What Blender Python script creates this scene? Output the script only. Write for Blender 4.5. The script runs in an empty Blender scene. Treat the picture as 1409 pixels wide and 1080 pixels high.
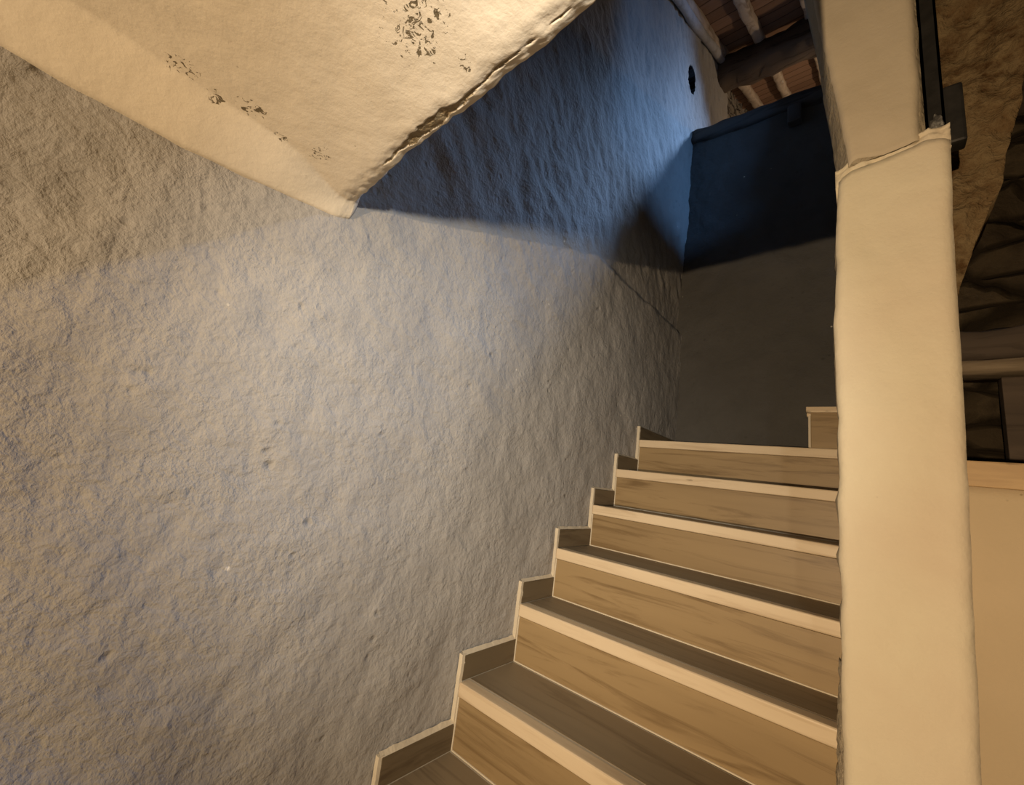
import bpy, bmesh, math, random
from mathutils import Vector, Matrix, noise
random.seed(7)
sc = bpy.context.scene
COL = sc.collection

# ------------------------------------------------------------------ helpers
def tag(o, label=None, cat=None, group=None, kind=None):
    if label: o['label'] = label
    if cat: o['category'] = cat
    if group: o['group'] = group
    if kind: o['kind'] = kind
    return o

def empty(name, loc=(0, 0, 0)):
    o = bpy.data.objects.new(name, None)
    o.location = loc
    o.empty_display_size = 0.1
    COL.objects.link(o)
    return o

def link(name, bm, mat, parent=None, smooth=False, angle=None):
    me = bpy.data.meshes.new(name)
    bmesh.ops.recalc_face_normals(bm, faces=bm.faces[:])
    bm.to_mesh(me); bm.free()
    if smooth:
        for p in me.polygons: p.use_smooth = True
    if mat: me.materials.append(mat)
    o = bpy.data.objects.new(name, me)
    COL.objects.link(o)
    if parent is not None:
        o.parent = parent
        o.location = -Vector(parent.location)
    return o

def box(bm, x0, x1, y0, y1, z0, z1, bev=0.0, seg=2):
    r = bmesh.ops.create_cube(bm, size=1.0)
    vs = r['verts']
    for v in vs:
        v.co = Vector((x0 if v.co.x < 0 else x1, y0 if v.co.y < 0 else y1, z0 if v.co.z < 0 else z1))
    if bev > 0:
        es = list({e for v in vs for e in v.link_edges})
        bmesh.ops.bevel(bm, geom=es, offset=bev, segments=seg, profile=0.6, affect='EDGES')
    return bm

def grid(nu, nv, fn, bm=None, flip=False):
    bm = bm or bmesh.new()
    V = [[bm.verts.new(fn(i / (nu - 1), j / (nv - 1))) for j in range(nv)] for i in range(nu)]
    for i in range(nu - 1):
        for j in range(nv - 1):
            q = (V[i][j], V[i + 1][j], V[i + 1][j + 1], V[i][j + 1])
            bm.faces.new(q[::-1] if flip else q)
    return bm

def fbm(p, s, oct=4):
    q = Vector(p) * s
    return noise.fractal(q, 0.9, 2.1, oct)

def lerp(pts, t):
    """piecewise linear through [(t, v)...] sorted by t"""
    if t <= pts[0][0]: return pts[0][1]
    for (a, va), (b, vb) in zip(pts, pts[1:]):
        if t <= b: return va + (vb - va) * (t - a) / (b - a)
    return pts[-1][1]

def tube(bm, pts, rad, n=10):
    """rough pole through points; rad a number or list"""
    rings = []
    for i, p in enumerate(pts):
        a = Vector(pts[max(i - 1, 0)]); b = Vector(pts[min(i + 1, len(pts) - 1)])
        d = (b - a).normalized()
        u = d.orthogonal().normalized(); w = d.cross(u)
        r = rad[i] if isinstance(rad, (list, tuple)) else rad
        rings.append([bm.verts.new(Vector(p) + (u * math.cos(2 * math.pi * k / n) + w * math.sin(2 * math.pi * k / n)) * r) for k in range(n)])
    for A, B in zip(rings, rings[1:]):
        for k in range(n):
            bm.faces.new((A[k], A[(k + 1) % n], B[(k + 1) % n], B[k]))
    bm.faces.new(rings[0][::-1]); bm.faces.new(rings[-1])
    return bm

def timber(bm, p0, p1, w, h, seed=0, n=26, rough=0.006, sag=0.0):
    """hewn beam from p0 to p1 (axis at its centre), section w x h with worn corners"""
    p0, p1 = Vector(p0), Vector(p1)
    d = (p1 - p0).normalized()
    side = d.cross(Vector((0, 0, 1))).normalized(); up = side.cross(d).normalized()
    c = 0.22
    prof = [(-.5 + c / 2, -.5), (0, -.51), (.5 - c / 2, -.5), (.5, -.5 + c / 2), (.51, 0), (.5, .5 - c / 2),
            (.5 - c / 2, .5), (0, .5), (-.5 + c / 2, .5), (-.5, .5 - c / 2), (-.51, 0), (-.5, -.5 + c / 2)]
    rings = []
    for i in range(n):
        t = i / (n - 1); P = p0.lerp(p1, t) - Vector((0, 0, sag * 4 * t * (1 - t)))
        ring = []
        for k, (a, b) in enumerate(prof):
            q = P + side * a * w + up * b * h
            dd = rough * noise.noise(Vector((q.x * 7 + seed * 3.1, q.y * 7, q.z * 7 + k * .7)))
            ring.append(bm.verts.new(q + (side * a + up * b).normalized() * dd * 2))
        rings.append(ring)
    m = len(prof)
    for A, B in zip(rings, rings[1:]):
        for k in range(m):
            bm.faces.new((A[k], A[(k + 1) % m], B[(k + 1) % m], B[k]))
    bm.faces.new(rings[0][::-1]); bm.faces.new(rings[-1])
    return bm

# ------------------------------------------------------------------ materials
class N:
    def __init__(s, name, rough=0.85, spec=0.25):
        s.m = bpy.data.materials.new(name); s.m.use_nodes = True
        s.t = s.m.node_tree; s.b = s.t.nodes['Principled BSDF']
        s.b.inputs['Roughness'].default_value = rough
        s.b.inputs['Specular IOR Level'].default_value = spec
        s.tc = s.t.nodes.new('ShaderNodeTexCoord')
        s.pos = s.tc.outputs['Object']
    def L(s, a, b): s.t.links.new(a, b)
    def n(s, typ, **kw):
        x = s.t.nodes.new(typ)
        for k, v in kw.items(): setattr(x, k, v)
        return x
    def mapping(s, scale=(1, 1, 1), rot=(0, 0, 0), loc=(0, 0, 0)):
        x = s.n('ShaderNodeMapping')
        x.inputs['Scale'].default_value = scale; x.inputs['Rotation'].default_value = rot; x.inputs['Location'].default_value = loc
        s.L(s.pos, x.inputs['Vector']); return x.outputs[0]
    def noise(s, scale, detail=5, rough=.55, vec=None, dist=0):
        x = s.n('ShaderNodeTexNoise')
        x.inputs['Scale'].default_value = scale; x.inputs['Detail'].default_value = detail
        x.inputs['Roughness'].default_value = rough; x.inputs['Distortion'].default_value = dist
        s.L(vec or s.pos, x.inputs['Vector']); return x.outputs['Fac']
    def voro(s, scale, vec=None, feature='F1', out='Distance', rnd=1.0):
        x = s.n('ShaderNodeTexVoronoi', feature=feature)
        x.inputs['Scale'].default_value = scale; x.inputs['Randomness'].default_value = rnd
        s.L(vec or s.pos, x.inputs['Vector']); return x.outputs[out]
    def ramp(s, fac, stops):
        x = s.n('ShaderNodeValToRGB'); e = x.color_ramp.elements
        while len(e) < len(stops): e.new(0.5)
        for el, (p, c) in zip(e, stops):
            el.position = p; el.color = c if len(c) == 4 else (*c, 1)
        s.L(fac, x.inputs[0]); return x.outputs[0]
    def g(s, fac, a, b):  # grey ramp value
        return s.ramp(fac, [(a, (0, 0, 0)), (b, (1, 1, 1))] if a < b else [(b, (1, 1, 1)), (a, (0, 0, 0))])
    def mix(s, fac, a, b, blend='MIX'):
        x = s.n('ShaderNodeMix', data_type='RGBA', blend_type=blend)
        for sock, v in ((x.inputs[0], fac), (x.inputs[6], a), (x.inputs[7], b)):
            if isinstance(v, (int, float)): sock.default_value = v
            elif isinstance(v, tuple): sock.default_value = (*v, 1) if len(v) == 3 else v
            else: s.L(v, sock)
        return x.outputs[2]
    def math(s, op, a, b=None):
        x = s.n('ShaderNodeMath', operation=op)
        for i, v in enumerate((a, b)):
            if v is None: continue
            if isinstance(v, (int, float)): x.inputs[i].default_value = v
            else: s.L(v, x.inputs[i])
        return x.outputs[0]
    def bump(s, h, strength=1.0, dist=0.01, prev=None):
        x = s.n('ShaderNodeBump'); x.inputs['Strength'].default_value = strength; x.inputs['Distance'].default_value = dist
        s.L(h, x.inputs['Height'])
        if prev: s.L(prev, x.inputs['Normal'])
        return x.outputs[0]
    def done(s, color, normal=None, rough=None):
        if isinstance(color, tuple): s.b.inputs['Base Color'].default_value = (*color, 1)
        else: s.L(color, s.b.inputs['Base Color'])
        if normal: s.L(normal, s.b.inputs['Normal'])
        if rough is not None: s.L(rough, s.b.inputs['Roughness'])
        return s.m

def m_plaster(name, ca, cb, coarse=1.0, pits=True):
    m = N(name, .92, .12)
    big = m.noise(1.1, 4); mid = m.noise(6, 6, .6); fine = m.noise(42, 6, .62)
    col = m.mix(m.g(big, .34, .66), ca, cb)
    col = m.mix(m.math('MULTIPLY', m.g(mid, .5, .72), .28), col, tuple(c * .72 for c in ca))
    # trowel smears, stretched and turned
    sv = m.mapping((4, 9, 22), (0.5, 0, 0))
    smear = m.noise(1.6, 3, .5, sv, .1)
    chip = m.noise(30, 5, .6, None, .15)
    grain = m.noise(75, 4, .6)
    h = m.math('ADD', m.math('MULTIPLY', smear, .12), m.math('MULTIPLY', mid, .35))
    h = m.math('ADD', h, m.math('MULTIPLY', chip, .5))
    nb = m.bump(h, .8 * coarse, .024)
    gm = m.math('MULTIPLY', grain, m.g(m.noise(4.3, 5, .6), .38, .62))
    nb = m.bump(gm, .6 * coarse, .009, nb)
    nb = m.bump(fine, .3 * coarse, .006, nb)
    if pits:
        v = m.voro(24, None)
        sel = m.g(m.noise(9, 3), .58, .66)
        pit = m.math('MULTIPLY', m.math('SUBTRACT', 1.0, m.g(v, .05, .3)), sel)
        nb = m.bump(m.math('MULTIPLY', pit, -1.0), .5 * coarse, .012, nb)
        col = m.mix(m.math('MULTIPLY', pit, .3), col, tuple(c * .45 for c in ca))
        # a few pale chips of lime
        v2 = m.voro(5.5, None)
        col = m.mix(m.math('MULTIPLY', m.g(v2, .035, .02), .8), col, (.75, .7, .62))
    return m.done(col, nb)

M_WALL = m_plaster('grey_roughcast_plaster', (.335, .315, .29), (.405, .385, .358), .8)
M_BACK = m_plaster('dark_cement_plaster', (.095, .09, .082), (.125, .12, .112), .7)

def m_limewash(name, ca, cb, spots=(), bump=.35):
    m = N(name, .9, .15)
    big = m.noise(2.2, 4); mid = m.noise(11, 6, .6); fine = m.noise(60, 5, .6)
    col = m.mix(m.g(big, .35, .65), ca, cb)
    nb = m.bump(m.math('ADD', mid, m.math('MULTIPLY', big, .8)), bump, .02)
    nb = m.bump(fine, .15, .004, nb)
    # small scattered flecks
    v = m.voro(38)
    fl = m.math('MULTIPLY', m.g(v, .1, .04), m.g(m.noise(7, 3), .6, .66))
    col = m.mix(m.math('MULTIPLY', fl, .55), col, (.2, .15, .09))
    # peeled patches, each at its own place on the surface
    for (x, y, z, r, th) in spots:
        d = m.n('ShaderNodeVectorMath', operation='DISTANCE')
        m.L(m.pos, d.inputs[0]); d.inputs[1].default_value = (x, y, z)
        near = m.math('SUBTRACT', 1.0, m.math('DIVIDE', d.outputs['Value'], r))
        pn = m.noise(70, 4, .6, None, 1.2)
        val = m.math('ADD', m.math('MULTIPLY', near, .16), pn)
        k = m.g(val, th, th + .02)
        k = m.math('MULTIPLY', k, m.g(near, 0.0, .15))
        col = m.mix(k, col, (.16, .125, .075))
        nb = m.bump(k, .4, -.004, nb)
    return m.done(col, nb)

M_CEIL = m_limewash('cream_limewash_ceiling', (.71, .615, .47), (.77, .675, .53), [
    (.515, .150, 2.03, .06, .66), (.560, .140, 2.03, .045, .67), (.133, .055, 2.03, .03, .65), (.108, .010, 2.03, .022, .66),
    (.122, -.056, 2.03, .035, .66), (.108, .123, 2.03, .018, .65), (.126, .191, 2.03, .026, .66), (.155, .180, 2.03, .02, .67),
    (.549, .225, 2.03, .018, .66)], .2)
M_PILLAR = m_limewash('cream_limewash_pillar', (.64, .525, .385), (.71, .63, .465), (), .3)
M_UPPER = m_limewash('darker_limewash_block', (.50, .42, .30), (.55, .465, .34), (), .25)  # upper block in a darker tone than the shaft
M_LOW = m_limewash('beige_low_wall_plaster', (.54, .43, .28), (.60, .48, .32), (), .2)
M_CREASE = m_plaster('crumbled_brown_mortar', (.30, .23, .13), (.40, .31, .19), 1.2, False)
M_EDGE = m_plaster('broken_mortar', (.34, .28, .19), (.46, .39, .28), 1.0, False)

def m_wood(name, ca, cb, cc, axis=0, rough=.5, scale=1.0, knots=0.0, seed=0.0):
    m = N(name, rough, .3)
    s = [26 * scale] * 3; s[axis] = 2.2 * scale
    oi = m.n('ShaderNodeObjectInfo')
    off = m.n('ShaderNodeVectorMath', operation='MULTIPLY_ADD')
    off.inputs[1].default_value = (1, 1, 1)
    comb = m.n('ShaderNodeCombineXYZ')
    for i in range(3): m.L(m.math('MULTIPLY', oi.outputs['Random'], (7.3, 11.1, 5.7)[i]), comb.inputs[i])
    m.L(m.pos, off.inputs[0]); m.L(comb.outputs[0], off.inputs[2]); m.pos = off.outputs[0]
    v = m.mapping(tuple(s), (0, 0, 0), (seed, seed, seed))
    g1 = m.noise(1.0, 6, .6, v, .8)
    v2 = m.mapping(tuple(k * .28 for k in s))
    g2 = m.noise(1.0, 4, .5, v2, 1.0)
    col = m.mix(m.g(g2, .32, .7), ca, cb)
    col = m.mix(m.math('MULTIPLY', m.g(g1, .5, .68), .9), col, cc)
    if knots:
        vv = m.mapping((7, 9, 22))
        k = m.math('MULTIPLY', m.g(m.math('ADD', m.voro(1.0, vv), m.math('MULTIPLY', m.noise(60, 3), .16)), .20, .12), knots)
        col = m.mix(k, col, tuple(c * .35 for c in cc))
    nb = m.bump(g1, .12, .003)
    return m.done(col, nb)

M_RISER = m_wood('oak_look_tile_riser', (.28, .195, .098), (.36, .255, .13), (.175, .112, .05), 0, .42)
M_TREAD = m_wood('oak_look_tile_tread', (.25, .195, .125), (.30, .235, .15), (.18, .135, .085), 0, .5)
M_NOSE = m_wood('pale_wood_nosing', (.66, .53, .36), (.72, .59, .41), (.55, .42, .27), 0, .42, 1.0, .7)
M_SKIRT = m_wood('oak_look_tile_skirting', (.145, .11, .065), (.18, .135, .08), (.10, .07, .04), 1, .6)
M_GROUT = m_limewash('pale_grout', (.62, .54, .41), (.68, .6, .46), (), .3)
M_DARKWOOD = m_wood('smoked_old_timber', (.10, .075, .055), (.15, .11, .08), (.05, .035, .025), 0, .85, .7)
M_PLATE = m_wood('weathered_wall_plate', (.07, .065, .06), (.10, .09, .08), (.035, .03, .028), 0, .85, .7)
M_RAFTER = m_wood('pale_dusty_rafter', (.46, .38, .31), (.54, .45, .36), (.30, .23, .17), 1, .85, .7)
M_POLE = m_wood('grey_barked_pole', (.42, .41, .41), (.5, .49, .48), (.3, .29, .28), 1, .85, .7)
M_SHELF = m_wood('dusty_beam', (.30, .23, .15), (.38, .29, .19), (.17, .12, .07), 0, .8, .7)
M_CAP = m_wood('pale_pine_board', (.50, .345, .18), (.56, .39, .21), (.42, .28, .15), 0, .55, .8, .7)

def m_boards():
    """terracotta coloured sarking boards running along x, joints along the slope (y)"""
    m = N('reddish_roof_boards', .9, .1)
    sep = m.n('ShaderNodeSeparateXYZ'); m.L(m.pos, sep.inputs[0])
    row = m.math('DIVIDE', sep.outputs['Y'], .155)
    wob = m.math('MULTIPLY', m.noise(3, 2), .25)
    row = m.math('ADD', row, wob)
    fr = m.math('FRACT', row)
    joint = m.math('ADD', m.g(fr, .07, .0), m.g(fr, .94, 1.0))
    idn = m.n('ShaderNodeTexWhiteNoise', noise_dimensions='1D'); m.L(m.math('FLOOR', row), idn.inputs['W'])
    col = m.mix(idn.outputs['Value'], (.22, .135, .09), (.31, .195, .135))
    v = m.mapping((4, 40, 40)); gr = m.noise(1, 5, .6, v, .7)
    col = m.mix(m.math('MULTIPLY', m.g(gr, .45, .75), .6), col, (.2, .11, .07))
    col = m.mix(joint, col, (.05, .03, .02))
    nb = m.bump(m.math('SUBTRACT', gr, joint), .4, .008)
    return m.done(col, nb)
M_BOARDS = m_boards()

def m_stones(name, ca, cb, cm, sy=1.0, scale=5.0, dark=.4):
    m = N(name, .95, .08)
    v = m.mapping((scale * .55, scale * .55, scale * 1.5))
    cell = m.voro(1.0, v, 'DISTANCE_TO_EDGE'); cid = m.voro(1.0, v, 'F1', 'Color')
    sepc = m.n('ShaderNodeSeparateColor'); m.L(cid, sepc.inputs[0])
    col = m.mix(sepc.outputs[0], ca, cb)
    nz = m.noise(14, 6, .65)
    col = m.mix(m.math('MULTIPLY', m.g(nz, .45, .7), .6), col, cm)
    e = m.g(cell, .02, .10)
    col = m.mix(e, tuple(c * dark for c in ca), col)
    nb = m.bump(m.math('ADD', e, m.math('MULTIPLY', nz, .8)), .8, .03)
    return m.done(col, nb)
M_STONE = m_stones('dark_rubble_masonry', (.055, .04, .024), (.10, .075, .045), (.035, .025, .016))
M_GABLE = m_stones('grey_gable_stones', (.2, .175, .15), (.3, .27, .23), (.12, .1, .08), 1, 7)

def m_rough_brown():
    m = N('brown_crumbling_render', .95, .08)
    big = m.noise(5, 5, .6, None, .2); mid = m.noise(22, 6, .65, None, .2)
    col = m.mix(m.g(big, .42, .56), (.085, .045, .018), (.15, .092, .042))
    lime = m.g(m.noise(7.5, 6, .65, None, 1.0), .55, .62)
    col = m.mix(m.math('MULTIPLY', lime, .5), col, (.27, .2, .11))
    dk = m.g(m.noise(13, 6, .68, None, 1.2), .60, .68)
    col = m.mix(m.math('MULTIPLY', dk, .8), col, (.06, .04, .02))
    sep = m.n('ShaderNodeSeparateXYZ'); m.L(m.pos, sep.inputs[0])
    zz = m.math('ADD', sep.outputs['Z'], m.math('MULTIPLY', m.math('SUBTRACT', big, .5), .9))
    col = m.mix(m.math('MULTIPLY', m.g(zz, 2.48, 2.34), m.g(mid, .38, .6)), col, (.22, .155, .08))
    nb = m.bump(m.math('ADD', big, m.math('MULTIPLY', mid, .6)), 1.0, .04)
    return m.done(col, nb)
M_BROWN = m_rough_brown()

def m_metal():
    m = N('blackened_steel', .55, .4)
    m.b.inputs['Metallic'].default_value = .7
    nz = m.noise(18, 5, .6)
    col = m.mix(m.g(nz, .4, .7), (.035, .033, .03), (.06, .055, .05))
    return m.done(col, m.bump(nz, .2, .005))
M_STEEL = m_metal()
def m_lead():
    m = N('crusted_mortar_lump', .6, .4)
    nz = m.noise(45, 6, .7)
    return m.done(m.mix(m.g(nz, .45, .65), (.07, .065, .06), (.4, .38, .34)), m.bump(nz, .8, .01))
M_LUMP = m_lead()
M_FLOOR = m_limewash('beige_floor_tiles', (.36, .29, .2), (.42, .34, .24), (), .1)
M_UP = m_plaster('upstairs_plaster', (.42, .40, .37), (.5, .48, .45), .5, False)
M_HOLE = N('shaded_hole_black').done((.012, .012, .014))  # near-black colour stands in for the shade inside the hole

# ------------------------------------------------------------------ camera (solved from the nosings, skirtings and wall corner)
cam_d = bpy.data.cameras.new('camera'); cam = bpy.data.objects.new('camera', cam_d); COL.objects.link(cam)
R = ((0.7604320841541952, 0.63614590731101, 0.1306194089726297),
     (-0.02784198370380741, 0.23288344769527927, -0.9721060249442943),
     (-0.6488203675381531, 0.7355839071112229, 0.19480360948053263))
right, down, fwd = (Vector(r) for r in R)
mw = Matrix.Identity(4)
for i in range(3):
    mw[i][0] = right[i]; mw[i][1] = -down[i]; mw[i][2] = -fwd[i]
mw.translation = (1.006486, -0.081395, 1.414329)
cam.matrix_world = mw
cam_d.sensor_width = 36; cam_d.lens = 567.691 / 1409 * 36; cam_d.clip_start = 0.02
sc.camera = cam

# ------------------------------------------------------------------ dimensions
YB = 2.855                      # back wall of the stair
SY = {1: .228, 2: .473, 3: .7185, 4: .9826, 5: 1.2468, 6: 1.4567, 7: 1.7288, 8: 1.9432, 9: 2.2014}
SZ = {1: .19, 2: .38, 3: .5685, 4: .7588, 5: .9532, 6: 1.1431, 7: 1.3283, 8: 1.518, 9: 1.71}
XR = .948                       # open end of the steps
HS = .0745                      # skirting height
def roof_z(y): return 5.017 + (y - 2.262) * .534

# ------------------------------------------------------------------ left wall
def wall_left():
    y0, y1, z0, z1 = -3.0, 3.86, 0.0, 5.9
    def ledge(y, z):
        a = max(0.0, min(1.0, (y - 1.38) / .5)) ** 1.5
        zt = lerp([(1.4, 2.46), (1.6, 2.555), (2.9, 2.585)], y) + .012 * noise.noise(Vector((y * 9, 0, 3)))
        k = max(0.0, min(1.0, (z - zt) / .03)) * max(0.0, min(1.0, (3.5 - z) / .7))
        return -.040 * a * k
    HY, HZ, RY, RZ = 2.775, 4.79, .088, .125
    def hole(y, z): return math.hypot((y - HY) / RY, (z - HZ) / RZ)
    def fn(u, v):
        y = y0 + (y1 - y0) * u; z = z0 + (z1 - z0) * v
        top = roof_z(y) + .02
        # ragged end beyond the back wall
        if y > 3.2: top = min(top, 5.62 + .05 * noise.noise(Vector((y * 6, 2, 1))))
        z = min(z, top)
        d = .010 * fbm((y, z, 0), 2.3, 3) + .0034 * fbm((y, z, 4), 8, 4)
        d += .0035 * abs(fbm((y + z * .6, z * 1.6, 9), 17, 3)) + .0030 * fbm((y, z, 12), 13, 3)
        k = max(0, min(1, (z - 1.9 - .25 * max(0, y - .3)) / .5))     # trowel scallops on the higher wall
        d += k * .0075 * (1 - 2 * abs(fbm((y * .85 + z * .5, (y * .5 - z * .85) * .42, 14), 9, 3)))
        # dip so the skirting stays proud of the plaster
        n = sum(1 for k in SY if y > SY[k] - .02)
        if n and z < SZ[n] + HS + .03: d = min(d, .004)
        return Vector((d - .006 + ledge(y, z), y, z))
    bm = grid(430, 400, fn)
    # putlog hole: snap a ring of vertices to its rim, drop the faces inside, push the rim inwards
    for v in bm.verts:
        h = hole(v.co.y, v.co.z)
        if .62 < h < 1.16:
            k = (1 + .10 * noise.noise(Vector((v.co.y * 30, v.co.z * 30, 5)))) / h
            v.co.y = HY + (v.co.y - HY) * k; v.co.z = HZ + (v.co.z - HZ) * k
    bm.normal_update()
    inside = [f for f in bm.faces if all(hole(v.co.y, v.co.z) < 1.12 for v in f.verts) and hole(*f.calc_center_median()[1:]) < 1.0]
    bmesh.ops.delete(bm, geom=inside, context='FACES')
    rim = [e for e in bm.edges if e.is_boundary and all(hole(v.co.y, v.co.z) < 1.15 for v in e.verts)]
    ex = bmesh.ops.extrude_edge_only(bm, edges=rim)
    ev = [v for v in ex['geom'] if isinstance(v, bmesh.types.BMVert)]
    for v in ev: v.co.x -= .15
    bmesh.ops.holes_fill(bm, edges=[e for e in bm.edges if e.is_boundary and all(v.co.x < -.1 for v in e.verts)], sides=0)
    # thickness behind the face
    box(bm, -.45, -.19, y0, 3.8, z0, 4.9)
    o = link('wall_left', bm, M_WALL, None, True)
    o.data.materials.append(M_HOLE)
    for p in o.data.polygons:
        if hole(p.center.y, p.center.z) < 1.2 and -.18 < p.center.x < -.05: p.material_index = 1
    return o
tag(wall_left(), 'rough grey plaster wall climbing beside the stairs, blue lit at top', 'wall', None, 'structure')

# ------------------------------------------------------------------ back wall
def fnb(u, v):
    x = -.1 + 2.6 * u; z = 1.2 + (4.24 - .075 * max(0, x) - 1.2) * v
    d = .012 * fbm((x, z, 20), 2.6, 3) + .006 * fbm((x, z, 24), 9, 4)
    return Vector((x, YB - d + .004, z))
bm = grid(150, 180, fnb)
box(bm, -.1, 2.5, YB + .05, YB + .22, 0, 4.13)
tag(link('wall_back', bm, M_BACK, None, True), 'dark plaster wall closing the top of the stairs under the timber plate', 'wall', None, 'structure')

bm = timber(bmesh.new(), (-.03, YB + .06, 4.275), (2.5, YB + .06, 4.085), .20, .10, 3, 40, .012)
tag(link('wall_plate', bm, M_PLATE, None, True), 'dark weathered timber lying along the top of the back wall', 'beam')
bm = box(bmesh.new(), .655, .735, YB - .065, YB + .0, 4.03, 4.165, .01)
tag(link('wooden_block', bm, M_PLATE), 'short dark timber block under the wall plate', 'block')

# ------------------------------------------------------------------ roof
def fnr(u, v):
    x = -.6 + 3.4 * u; y = -3.1 + 9.5 * v
    return Vector((x, y, roof_z(y) + .10 + .008 * noise.noise(Vector((x * 3, y * 3, 0)))))
bm = grid(30, 80, fnr)
r = bmesh.ops.extrude_face_region(bm, geom=bm.faces[:])
for v in r['geom']:
    if isinstance(v, bmesh.types.BMVert): v.co.z += .06
tag(link('ceiling_upper', bm, M_BOARDS), 'reddish board underside of the sloping roof above the stairs', 'roof', None, 'structure')

def rafter(x, y0, y1, w, h, label, s):
    bm = timber(bmesh.new(), (x, y0, roof_z(y0) + .10 - h / 2), (x + .015, y1, roof_z(y1) + .10 - h / 2), w, h, s, 40, .010)
    return tag(link('rafter', bm, M_RAFTER, None, True), label, 'rafter', 'rafters under the roof boards')
rafter(.035, 2.2, 6.2, .075, .085, 'pale rafter nearest the grey plaster wall, ending above the grey stones', 1)
rafter(.345, 2.2, 6.2, .075, .085, 'middle pale rafter crossing over the dark purlin', 2)
rafter(.735, 2.2, 6.2, .085, .085, 'pale rafter beside the upper pillar, right of the other two', 3)

bm = timber(bmesh.new(), (-.2, 3.56, roof_z(3.56) - .125), (2.6, 3.85, roof_z(3.85) - .16), .26, .21, 6, 50, .02)
tag(link('purlin', bm, M_DARKWOOD, None, True), 'thick dark smoked roof purlin crossing under the rafters', 'beam')

bm = tube(bmesh.new(), [(.035 + .006 * math.sin(i), 2.0 + i * .15, roof_z(2.0 + i * .15) - .01 + .004 * math.cos(2.3 * i)) for i in range(11)], [.034 + .003 * math.sin(1.7 * i) for i in range(11)], 12)
tag(link('wall_pole', bm, M_POLE, None, True), 'grey round pole running up the slope along the wall top', 'pole')

def fng(u, v):
    y = 3.7 + 2.6 * u; z = 3.5 + 3.8 * v
    return Vector((-.12 + .05 * fbm((y, z, 31), 5, 3), y, min(z, roof_z(y) + .1)))
tag(link('wall_gable', grid(90, 90, fng), M_GABLE, None, True), 'grey rubble stones of the gable beyond the plaster wall end', 'wall', None, 'structure')

# ------------------------------------------------------------------ ceiling slab with plaster cove and broken edge
def edge_y(x): return lerp([(0, .335), (.1, .318), (.3, .297), (.6, .285), (.8, .267), (1.2, .235), (3.2, .1)], x) + .006 * noise.noise(Vector((x * 11, 1, 7))) + .004 * noise.noise(Vector((x * 37, 4, 7)))
def groove(x, y):     # rough crease where the lip has broken away
    e = edge_y(x) - y
    if e > .1 or x < .2: return 0
    c = .020 + .006 * noise.noise(Vector((x * 8, 3, 11)))
    w = (.0005 + .013 * math.exp(-((x - .40) / .09) ** 2) + .006 * max(0, noise.noise(Vector((x * 9 + 1.3, 2, 1)))) + .006 * noise.noise(Vector((x * 50, e * 70, 2)))) * min(1, (x - .2) / .1)
    return 1.0 if abs(e - c) < w else 0.0
def ceil_z(x, y):
    zw = lerp([(-3, 1.95), (-.24, 1.962), (0, 1.962), (.33, 1.997)], y)
    fade = max(0, min(1, (edge_y(x) - y) / .2)); fade = fade * fade * (3 - 2 * fade)
    k = max(0.0, min(1.0, x / (.105 * (.25 + .75 * fade))))
    k = k * k * (3 - 2 * k) * .1 + k * .9
    z = zw + (2.03 - zw) * k
    z += .004 * fbm((x, y, 40), 2.2, 3) + .001 * fbm((x, y, 44), 11, 3)
    e = edge_y(x) - y
    z += groove(x, y) * .0022
    if e < .05:   # worn lip with ragged lumps
        z += (.05 - max(e, 0)) ** 2 * 5 + .0035 * (1 - max(e, 0) / .05) * fbm((x, y * 1.5, 48), 26, 4)
    return z
xs = [-.02 + .978 * (i / 180) for i in range(181)]
ts = [0, .25, .45, .6, .68, .74, .79] + [.80 + .175 * (i / 56) for i in range(56)] + [.975 + .025 * (i / 44) for i in range(45)]
bm = bmesh.new(); G = []
for x in xs:
    row = []
    ye = edge_y(x)
    for t in ts:
        y = -3.0 + (ye + 3.0) * t
        row.append(bm.verts.new((x, y, ceil_z(x, y))))
    # lip then vertical edge then top
    b = fbm((x, 0, 52), 14, 4)
    row.append(bm.verts.new((x, ye + .008 + .006 * b, ceil_z(x, ye) + .022)))
    row.append(bm.verts.new((x, ye + .012 - .006 * b, 2.10)))
    row.append(bm.verts.new((x, ye + .006, 2.28)))
    row.append(bm.verts.new((x, -3.0, 2.28)))
    G.append(row)
for A, B in zip(G, G[1:]):
    for j in range(len(A) - 1): bm.faces.new((A[j], A[j + 1], B[j + 1], B[j]))
bm.faces.new(G[-1])
slab = link('ceiling', bm, M_CEIL, None, True)
slab.data.materials.append(M_CREASE)
nr = len(ts) + 3
for i, p in enumerate(slab.data.polygons):
    c = p.center
    e = edge_y(c.x) - c.y
    if 2.0 < c.z < 2.2 and groove(c.x, c.y) > 0: p.material_index = 1
tag(slab, 'cream limewashed low ceiling with peeling spots and a broken edge over the stairs', 'ceiling', None, 'structure')
bm = box(bmesh.new(), 0, .955, .06, .2, 2.28, 3.85)  # unseen uprights added on the slab to block light upstairs
box(bm, .855, .955, -3.0, .06, 2.28, 3.85)
tag(link('wall_slab_blocker', bm, M_UP), 'unseen light-blocking panels added on the slab along the stairwell edge', 'wall', None, 'structure')

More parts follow.
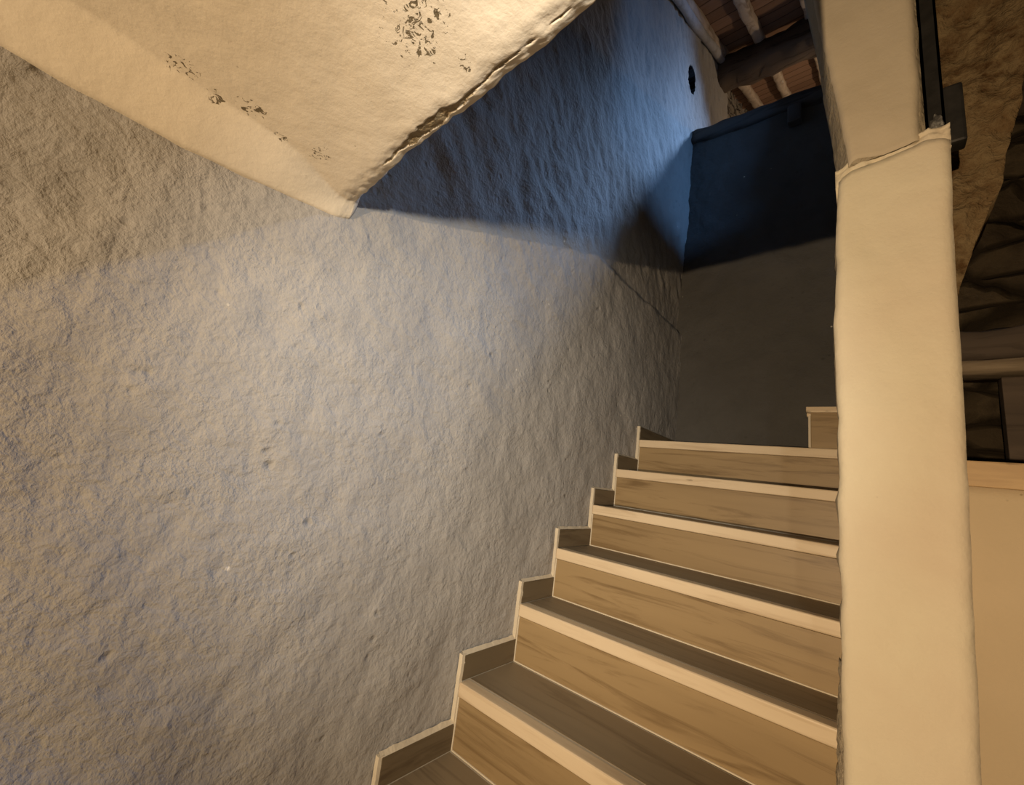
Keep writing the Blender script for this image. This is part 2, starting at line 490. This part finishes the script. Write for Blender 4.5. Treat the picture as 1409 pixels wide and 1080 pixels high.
# ------------------------------------------------------------------ staircase
stair = empty('staircase', (0, SY[1], 0))
tag(stair, 'wood look tiled staircase with pale nosings rising beside the grey plaster wall', 'staircase')
NT = .042                                     # height of the pale nosing
bm = bmesh.new()
for n in SY:                                  # rough body: one block per step
    y1 = SY[n + 1] if n + 1 in SY else YB
    box(bm, .002, XR - .006, SY[n] + .016, (y1 + .03 if n < 9 else YB - .015), 0 if n < 5 else SZ[n] - .6, SZ[n] - .0012)
link('stair_body', bm, M_GROUT, stair)
for n in SY:
    ya, z = SY[n], SZ[n]; zp = SZ.get(n - 1, 0.0)
    yb = SY[n + 1] if n + 1 in SY else YB - .02
    xe = XR + (.0 if n < 9 else 1.2)
    t = box(bmesh.new(), .013, XR - .001, ya + .046, yb + .012 - (.014 if n < 5 else 0), z - .012, z, .0012, 1)
    tr = link('tread', t, M_TREAD, stair)
    b = bmesh.new()
    box(b, .011, XR, ya, ya + .042, z - NT, z, .006, 3)
    ns = link('nosing', b, M_NOSE, tr)
    ns.location = (0, 0, 0); tag(ns, 'pale worn wooden front edge')
    if n < 5:   # narrow filler strip behind the deeper treads
        f = link('filler_strip', box(bmesh.new(), .013, XR - .001, yb + .001, yb + .0125, z - .012, z - .0015), M_RISER, tr)
        f.location = (0, 0, 0)
    r_ = box(bmesh.new(), .0155, XR - .002, ya + .005, ya + .015, zp + .0015, z - NT - .001, .001, 1)
    ri = link('riser', r_, M_RISER, stair)
    gl = bmesh.new()
    box(gl, .0155, XR - .002, ya + .0015, ya + .006, zp + .0002, zp + .0045, .001, 1)
    box(gl, .0118, .0160, ya + .002, ya + .012, zp + .0002, z - NT, .001, 1)
    gl = link('grout_line', gl, M_GROUT, ri); gl.location = (0, 0, 0); tag(gl, 'pale grout line')
    s_ = box(bmesh.new(), .0, .0125, ya + .009, (yb + .004 if n < 9 else YB - .02), z + .001, z + HS, .001, 1)
    sk = link('skirting_tile', s_, M_SKIRT, stair)
    e = bmesh.new()
    # upright plaster bead at the front end of the tile, running down past the nosing to the tile below
    zl = (zp + HS - .004) if n > 1 else 0
    W = .0118
    segs = 16; A = []
    for i in range(segs + 1):
        zz = zl + (z + HS + .004 - zl) * i / segs
        w = W + .0022 * noise.noise(Vector((zz * 40, n, 0))); yo = .0015 * noise.noise(Vector((zz * 33, n, 9)))
        A.append([e.verts.new(c) for c in ((-.004, ya - .001 + yo, zz), (w, ya - .002 + yo, zz), (w, ya + .012, zz), (-.004, ya + .03, zz))])
    for P, Q in zip(A, A[1:]):
        for k in range(4): e.faces.new((P[k], P[(k + 1) % 4], Q[(k + 1) % 4], Q[k]))
    e.faces.new(A[0][::-1]); e.faces.new(A[-1])
    # thin plaster fillet along the tile top
    grid(18, 2, lambda u, v: Vector((.0125 - .0135 * v, ya + .004 + (yb - ya) * u, z + HS + .001 + (.009 + .003 * noise.noise(Vector((u * 9, n, 3)))) * v)), e)
    eb = link('plaster_bead', e, M_GROUT, sk)
    eb.location = (0, 0, 0); tag(eb, 'pale plaster end bead')
# the turn: first step of the side flight standing on the landing
zt = SZ[9] + .19
link('stair_body', box(bmesh.new(), .815, 1.15, SY[9] + .016, YB - .02, SZ[9] - .3, zt - .03), M_GROUT, stair)
link('stair_body', box(bmesh.new(), 1.06, 1.15, SY[9] + .016, YB - .02, zt - .03, zt + .15), M_GROUT, stair)
tr = link('tread', box(bmesh.new(), .845, 1.06, SY[9] + .03, YB - .02, zt - .03, zt, .0015, 1), M_TREAD, stair)
ns = link('nosing', box(bmesh.new(), .800, 1.06, SY[9] + .0, SY[9] + .03, zt - .027, zt, .004, 2), M_NOSE, tr); ns.location = (0, 0, 0)
ns = link('nosing', box(bmesh.new(), .800, .845, SY[9] + .03, YB - .02, zt - .042, zt, .005, 2), M_NOSE, tr); ns.location = (0, 0, 0)
link('riser', box(bmesh.new(), .818, 1.06, SY[9] + .006, SY[9] + .016, SZ[9] + .002, zt - .027, .001, 1), M_RISER, stair)
link('riser', box(bmesh.new(), .808, .8175, SY[9] + .005, YB - .02, SZ[9] + .002, zt - .042, .001, 1), M_GROUT, stair)

# plaster wall carrying the open end of the upper steps, behind the pillar
bm = grid(8, 60, lambda u, v: Vector((.955 + .01 * fbm((u, v * 4, 99), 3, 3), 1.43 + .76 * u, 1.95 * v)))
box(bm, .975, 1.06, 1.43, 2.19, 0, 1.94)
tag(link('wall_stair', bm, M_LOW, None, True), 'plaster wall behind the pillar closing the open end of the steps', 'wall', None, 'structure')

# ------------------------------------------------------------------ pillar
PYF = 1.08
PL = [(0, .955), (.924, .957), (1.019, .956), (1.083, .955), (1.19, .957), (1.288, .959), (1.405, .956), (1.53, .960), (1.66, .960), (1.798, .958), (1.86, .957), (1.889, .955), (1.93, .960), (2.039, .964), (2.138, .965), (2.248, .972), (2.30, .974)]
PR = [(0, 1.128), (1.014, 1.139), (1.157, 1.144), (1.274, 1.146), (1.439, 1.151), (1.519, 1.153), (1.659, 1.156), (1.824, 1.159), (1.904, 1.160), (2.071, 1.163), (2.3, 1.170)]
def pier(name, z0, z1, left, rightp, yf, yb, chl, nz, mat, top_fn=None, parent=None, chamf=None):
    bm = bmesh.new(); rings = []; nx = 22
    for i in range(nz):
        v = i / (nz - 1)
        ring = []
        def zz(x):
            hi = top_fn(x) if top_fn else z1
            lo = z0(x) if callable(z0) else z0
            return lo + (hi - lo) * v
        zc = (z0(1.06) if callable(z0) else z0) * (1 - v) + (top_fn(1.06) if top_fn else z1) * v
        xl = lerp(left, zc); xr = lerp(rightp, zc)
        rag = .0030 * fbm((zc, 3, 60), 16, 4); ragr = .0016 * fbm((zc, 8, 61), 10, 4)
        xl += rag; xr += ragr
        for k in range(nx + 1):
            s = k / nx
            x = xl + (xr - xl) * s
            rnd = 0.010 * (max(0, 1 - s / .07) ** 2 + max(0, (s - .9) / .1) ** 2)
            y = yf + rnd + .006 * fbm((x, zc, 63), 4, 3) + .0015 * fbm((x, zc, 66), 20, 3)
            ring.append(Vector((x, y, zz(x))))
        cx = chl(zc) if chl else xl - .004
        ring = [Vector((cx + .012, yb, zz(xl))), Vector((cx + rag * 1.5, yf + .075 + .006 * fbm((zc, 1, 70), 9, 3), zz(xl)))] + ring + [Vector((xr + .004, yf + .05, zz(xr))), Vector((xr, yb, zz(xr)))]
        rings.append([bm.verts.new(c) for c in ring])
    m = len(rings[0])
    for A, B in zip(rings, rings[1:]):
        for k in range(m): bm.faces.new((A[k], A[(k + 1) % m], B[(k + 1) % m], B[k]))
    bm.faces.new(rings[0][::-1]); bm.faces.new(rings[-1])
    o = link(name, bm, mat, parent, True)
    if chamf:
        o.data.materials.append(chamf)
        for i, p in enumerate(o.data.polygons):
            if p.index < (nz - 1) * m and (p.index % m) in (0, 1): p.material_index = 1
            if p.index >= (nz - 1) * m: p.material_index = 1
    return o
TOPP = [(.95, 2.235), (.974, 2.242), (.997, 2.258), (1.057, 2.266), (1.108, 2.277), (1.129, 2.285), (1.17, 2.272)]
root = empty('pillar', (1.06, PYF + .17, 0))
tag(root, 'tall cream limewashed pillar with a crack below its upper block, right of the stairs', 'pillar', None, 'thing')
pier('lower_shaft', 0, 2.26, PL, PR, PYF, PYF + .34, None, 150, M_PILLAR, lambda x: lerp(TOPP, x), root, M_EDGE)
UL = [(2.27, .996), (2.33, .989), (2.455, .977), (2.575, .964), (2.718, .945), (2.853, .930), (4.2, .77)]
UR = [(2.25, 1.121), (2.306, 1.122), (2.4, 1.125), (2.534, 1.126), (2.693, 1.127), (4.2, 1.14)]
UC = [(2.2, .966), (2.3, .966), (2.395, .961), (2.494, .953), (2.615, .940), (2.806, .926), (2.952, .909), (4.2, .75)]
UB = [(.94, 2.250), (.97, 2.262), (1.009, 2.290), (1.057, 2.279), (1.10, 2.287), (1.121, 2.296), (1.15, 2.30)]
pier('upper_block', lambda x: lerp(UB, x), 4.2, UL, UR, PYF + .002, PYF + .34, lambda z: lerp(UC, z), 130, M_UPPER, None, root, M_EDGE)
# rough mortar where the stair ends meet the shaft
bm = grid(7, 60, lambda u, v: Vector((.962 - (.012 + .014 * (1 - v)) * u + .004 * fbm((u, v * 7, 84), 2, 3), PYF + .012 + .05 * u + .008 * fbm((u, v * 9, 85), 2, 4), .762 + .36 * v)))
r = bmesh.ops.extrude_face_region(bm, geom=bm.faces[:])
for v in r['geom']:
    if isinstance(v, bmesh.types.BMVert): v.co.y += .03
link('mortar_fillet', bm, M_EDGE, root, True)
# mortar bed in the crack
bm = grid(30, 12, lambda u, v: Vector((.966 + .205 * u, PYF + .012 + .012 * fbm((u * 3, v, 81), 3, 3) + .03 * v * 0, lerp(TOPP, .966 + .205 * u) - .012 + (lerp(UB, .966 + .205 * u) - lerp(TOPP, .966 + .205 * u) + .03) * v)))
r = bmesh.ops.extrude_face_region(bm, geom=bm.faces[:])
for v in r['geom']:
    if isinstance(v, bmesh.types.BMVert): v.co.y += .25
link('mortar_bed', bm, M_PILLAR, root, True)
# rough plaster strip down the right side of the upper block
bm = grid(6, 90, lambda u, v: Vector((1.122 + .020 * u + .003 * fbm((v * 9, u, 82), 2, 3) + .006 * v, PYF + .02 + .03 * u + .012 * fbm((u, v * 6, 83), 3, 3), 2.283 + 1.9 * v)))
link('side_render', bm, M_EDGE, root, True)

# ------------------------------------------------------------------ steel post on the pillar's shoulder
post = empty('steel_post', (1.17, PYF + .1, 2.29))
tag(post, 'dark steel channel post standing on the shoulder of the cream pillar', 'post')
b = bmesh.new()
box(b, 1.1345, 1.168, PYF + .035, PYF + .041, 2.292, 4.2)
box(b, 1.1345, 1.140, PYF + .035, PYF + .12, 2.292, 4.2)
box(b, 1.163, 1.168, PYF + .035, PYF + .12, 2.292, 4.2)
link('channel', b, M_STEEL, post)
b = bmesh.new()
bmesh.ops.create_icosphere(b, subdivisions=4, radius=1)
for v in b.verts:
    d = 1 + .35 * fbm(v.co, 1.8, 4)
    v.co = Vector((1.153 + v.co.x * .013 * d, PYF + .034 + v.co.y * .012 * d, 2.327 + v.co.z * .037 * d))
link('mortar_lump', b, M_LUMP, post, True)
b = bmesh.new(); box(b, 1.17, 1.204, PYF + .06, PYF + .10, 2.30, 2.46, .006, 2)
link('foot_plate', b, M_STEEL, post)

# ------------------------------------------------------------------ crumbling spandrel right of the pillar
edge = [(1.93, 1.165), (2.016, 1.199), (2.149, 1.234), (2.297, 1.286), (2.45, 1.318), (2.596, 1.345), (2.822, 1.372), (3.4, 1.44), (4.2, 1.5)]
def fns(u, v):
    z = 1.93 + 2.27 * v
    xr = lerp(edge, z) + .006 * fbm((z, 0, 90), 9, 4)
    x = 1.12 + (xr - 1.12) * u
    return Vector((x, 1.35 + .022 * fbm((x, z, 91), 6, 5) + .008 * fbm((x, z, 92), 25, 3), z))
bm = grid(50, 200, fns)
r = bmesh.ops.extrude_face_region(bm, geom=bm.faces[:])
for v in r['geom']:
    if isinstance(v, bmesh.types.BMVert): v.co.y += .25
tag(link('wall_spandrel', bm, M_BROWN, None, True), 'crumbling brown render wedge behind the pillar with a slanting edge', 'wall', None, 'structure')

# ------------------------------------------------------------------ low wall, its board, and the dark recess behind
def fnw(u, v):
    x = 1.10 + 2.0 * u; z = 1.525 * v
    return Vector((x, 1.30 + .006 * fbm((x, z, 95), 3, 3), z))
bm = grid(60, 60, fnw)
r = bmesh.ops.extrude_face_region(bm, geom=bm.faces[:])
for v in r['geom']:
    if isinstance(v, bmesh.types.BMVert): v.co.y += .3
tag(link('wall_right', bm, M_LOW, None, True), 'beige plaster low wall under the pine board right of the pillar', 'wall', None, 'structure')
b = box(bmesh.new(), 1.13, 3.1, 1.288, 1.62, 1.524, 1.581, .004, 2)
tag(link('pine_board', b, M_CAP), 'pale pine board capping the low wall right of the pillar', 'board')

def fnm(u, v):
    x = 1.18 + 1.92 * u; z = .9 + 3.6 * v
    return Vector((x, 2.48 + .05 * fbm((x, z, 97), 4, 4), z))
bm = grid(110, 150, fnm)
tag(link('wall_masonry', bm, M_STONE, None, True), 'dark rubble masonry wall in the recess behind the low wall', 'wall', None, 'structure')
bm = timber(bmesh.new(), (1.19, 2.37, 2.082), (3.1, 2.37, 2.086), .16, .055, 8, 40, .006)
tag(link('timber_shelf', bm, M_SHELF, None, True), 'dusty lit timber lintel across the dark recess', 'beam')
bm = timber(bmesh.new(), (1.19, 2.40, 2.195), (3.1, 2.40, 2.21), .13, .13, 9, 40, .02)
tag(link('timber_lintel', bm, M_DARKWOOD, None, True), 'dark rough beam lying on the dusty lintel in the recess', 'beam')
bm = box(bmesh.new(), 1.425, 1.62, 2.36, 2.42, 0.0, 2.05, .004)
tag(link('recess_plank', bm, M_DARKWOOD), 'upright dark plank below the dusty lintel at the picture edge', 'plank')

# ------------------------------------------------------------------ the rest of the rooms, so light behaves
tag(link('floor', box(bmesh.new(), -.1, 3.2, -3.1, 3.0, -.1, 0), M_FLOOR), 'beige tiled floor at the foot of the stairs', 'floor', None, 'structure')
tag(link('wall_front', box(bmesh.new(), -.1, 3.2, -3.2, -3.0, 0, 5), M_UP), 'plaster wall of the lower room opposite the stairs', 'wall', None, 'structure')
tag(link('wall_side', box(bmesh.new(), 3.1, 3.3, -3.1, 6.3, 0, 7.4), M_UP), 'plaster wall closing the right side of the house', 'wall', None, 'structure')
tag(link('wall_far', box(bmesh.new(), -.6, 3.3, 6.2, 6.4, 3.5, 7.4), M_UP), 'far plaster wall of the upper room under the roof', 'wall', None, 'structure')
b = box(bmesh.new(), -.5, 3.1, YB + .23, 6.2, 3.3, 3.45)
box(b, 1.0, 3.1, -3.0, .9, 3.3, 3.45)
box(b, 1.36, 3.1, .9, YB + .23, 3.3, 3.45)
tag(link('floor_upper', b, M_DARKWOOD), 'floor of the upper room beyond the stair wall', 'floor', None, 'structure')

# ------------------------------------------------------------------ light
def lamp(typ, name, loc, aim, energy, color, **kw):
    d = bpy.data.lights.new(name, typ); d.energy = energy; d.color = color
    for k, v in kw.items(): setattr(d, k, v)
    o = bpy.data.objects.new(name, d); COL.objects.link(o)
    o.location = loc
    if aim: o.rotation_euler = (Vector(aim) - Vector(loc)).to_track_quat('-Z', 'Y').to_euler()
    return o
WARM = (1.0, .74, .46)
lamp('SPOT', 'room_lamp', (.980, -1.9, 1.15), (.6, 1.2, 1.68), 285, WARM, spot_size=math.radians(80), spot_blend=1.0, shadow_soft_size=.016)
lamp('AREA', 'skylight', (1.6, 3.72, 5.45), (.0, 1.0, 2.25), 36, (.33, .56, 1.0), shape='RECTANGLE', size=.25, size_y=.25, spread=math.radians(88))
lamp('AREA', 'side_window', (2.95, 1.7, 4.1), (.3, 2.87, 3.65), 6.5, (.18, .45, 1.0), shape='RECTANGLE', size=.4, size_y=.3, spread=math.radians(75))
lamp('SPOT', 'white_fill', (1.25, -.2, 1.83), (.0, .98, 1.60), 80, (1.0, .94, .84), spot_size=math.radians(80), spot_blend=1.0, shadow_soft_size=.02)  # added fill without a known source, brightens left wall and ceiling edge
lamp('POINT', 'attic_fill', (1.7, 4.9, 5.2), None, 36, (1.0, .72, .45), shadow_soft_size=.05)  # added warm fill for the roof boards past the purlin
# added unseen panel, cut at a slope to trim the skylight beam
bm = bmesh.new()
poly = [(2.3, 4.19), (3.05, 4.82), (3.16, 4.90), (3.5, 5.28), (3.5, roof_z(3.5) + .09), (2.3, roof_z(2.3) + .09)]
A = [bm.verts.new((1.24, y, z)) for y, z in poly]; B = [bm.verts.new((1.36, y, z)) for y, z in poly]
bm.faces.new(A); bm.faces.new(B[::-1])
for k in range(len(poly)): bm.faces.new((A[k], A[(k + 1) % len(poly)], B[(k + 1) % len(poly)], B[k]))
box(bm, 1.25, 1.35, 1.5, YB - .01, 3.0, 3.62)  # added sill block, cuts the side window light low on the back wall
tag(link('wall_attic_blocker', bm, M_UP), 'unseen plaster panels added behind the pillar to block upstairs light', 'wall', None, 'structure')

w = bpy.data.worlds.new('world'); sc.world = w; w.use_nodes = True
w.node_tree.nodes['Background'].inputs[0].default_value = (.4, .45, .55, 1)
w.node_tree.nodes['Background'].inputs[1].default_value = .02

sc.view_settings.view_transform = 'Standard'; sc.view_settings.look = 'None'
sc.view_settings.gamma = 1; sc.view_settings.use_curve_mapping = False
sc.view_settings.exposure = 0.0
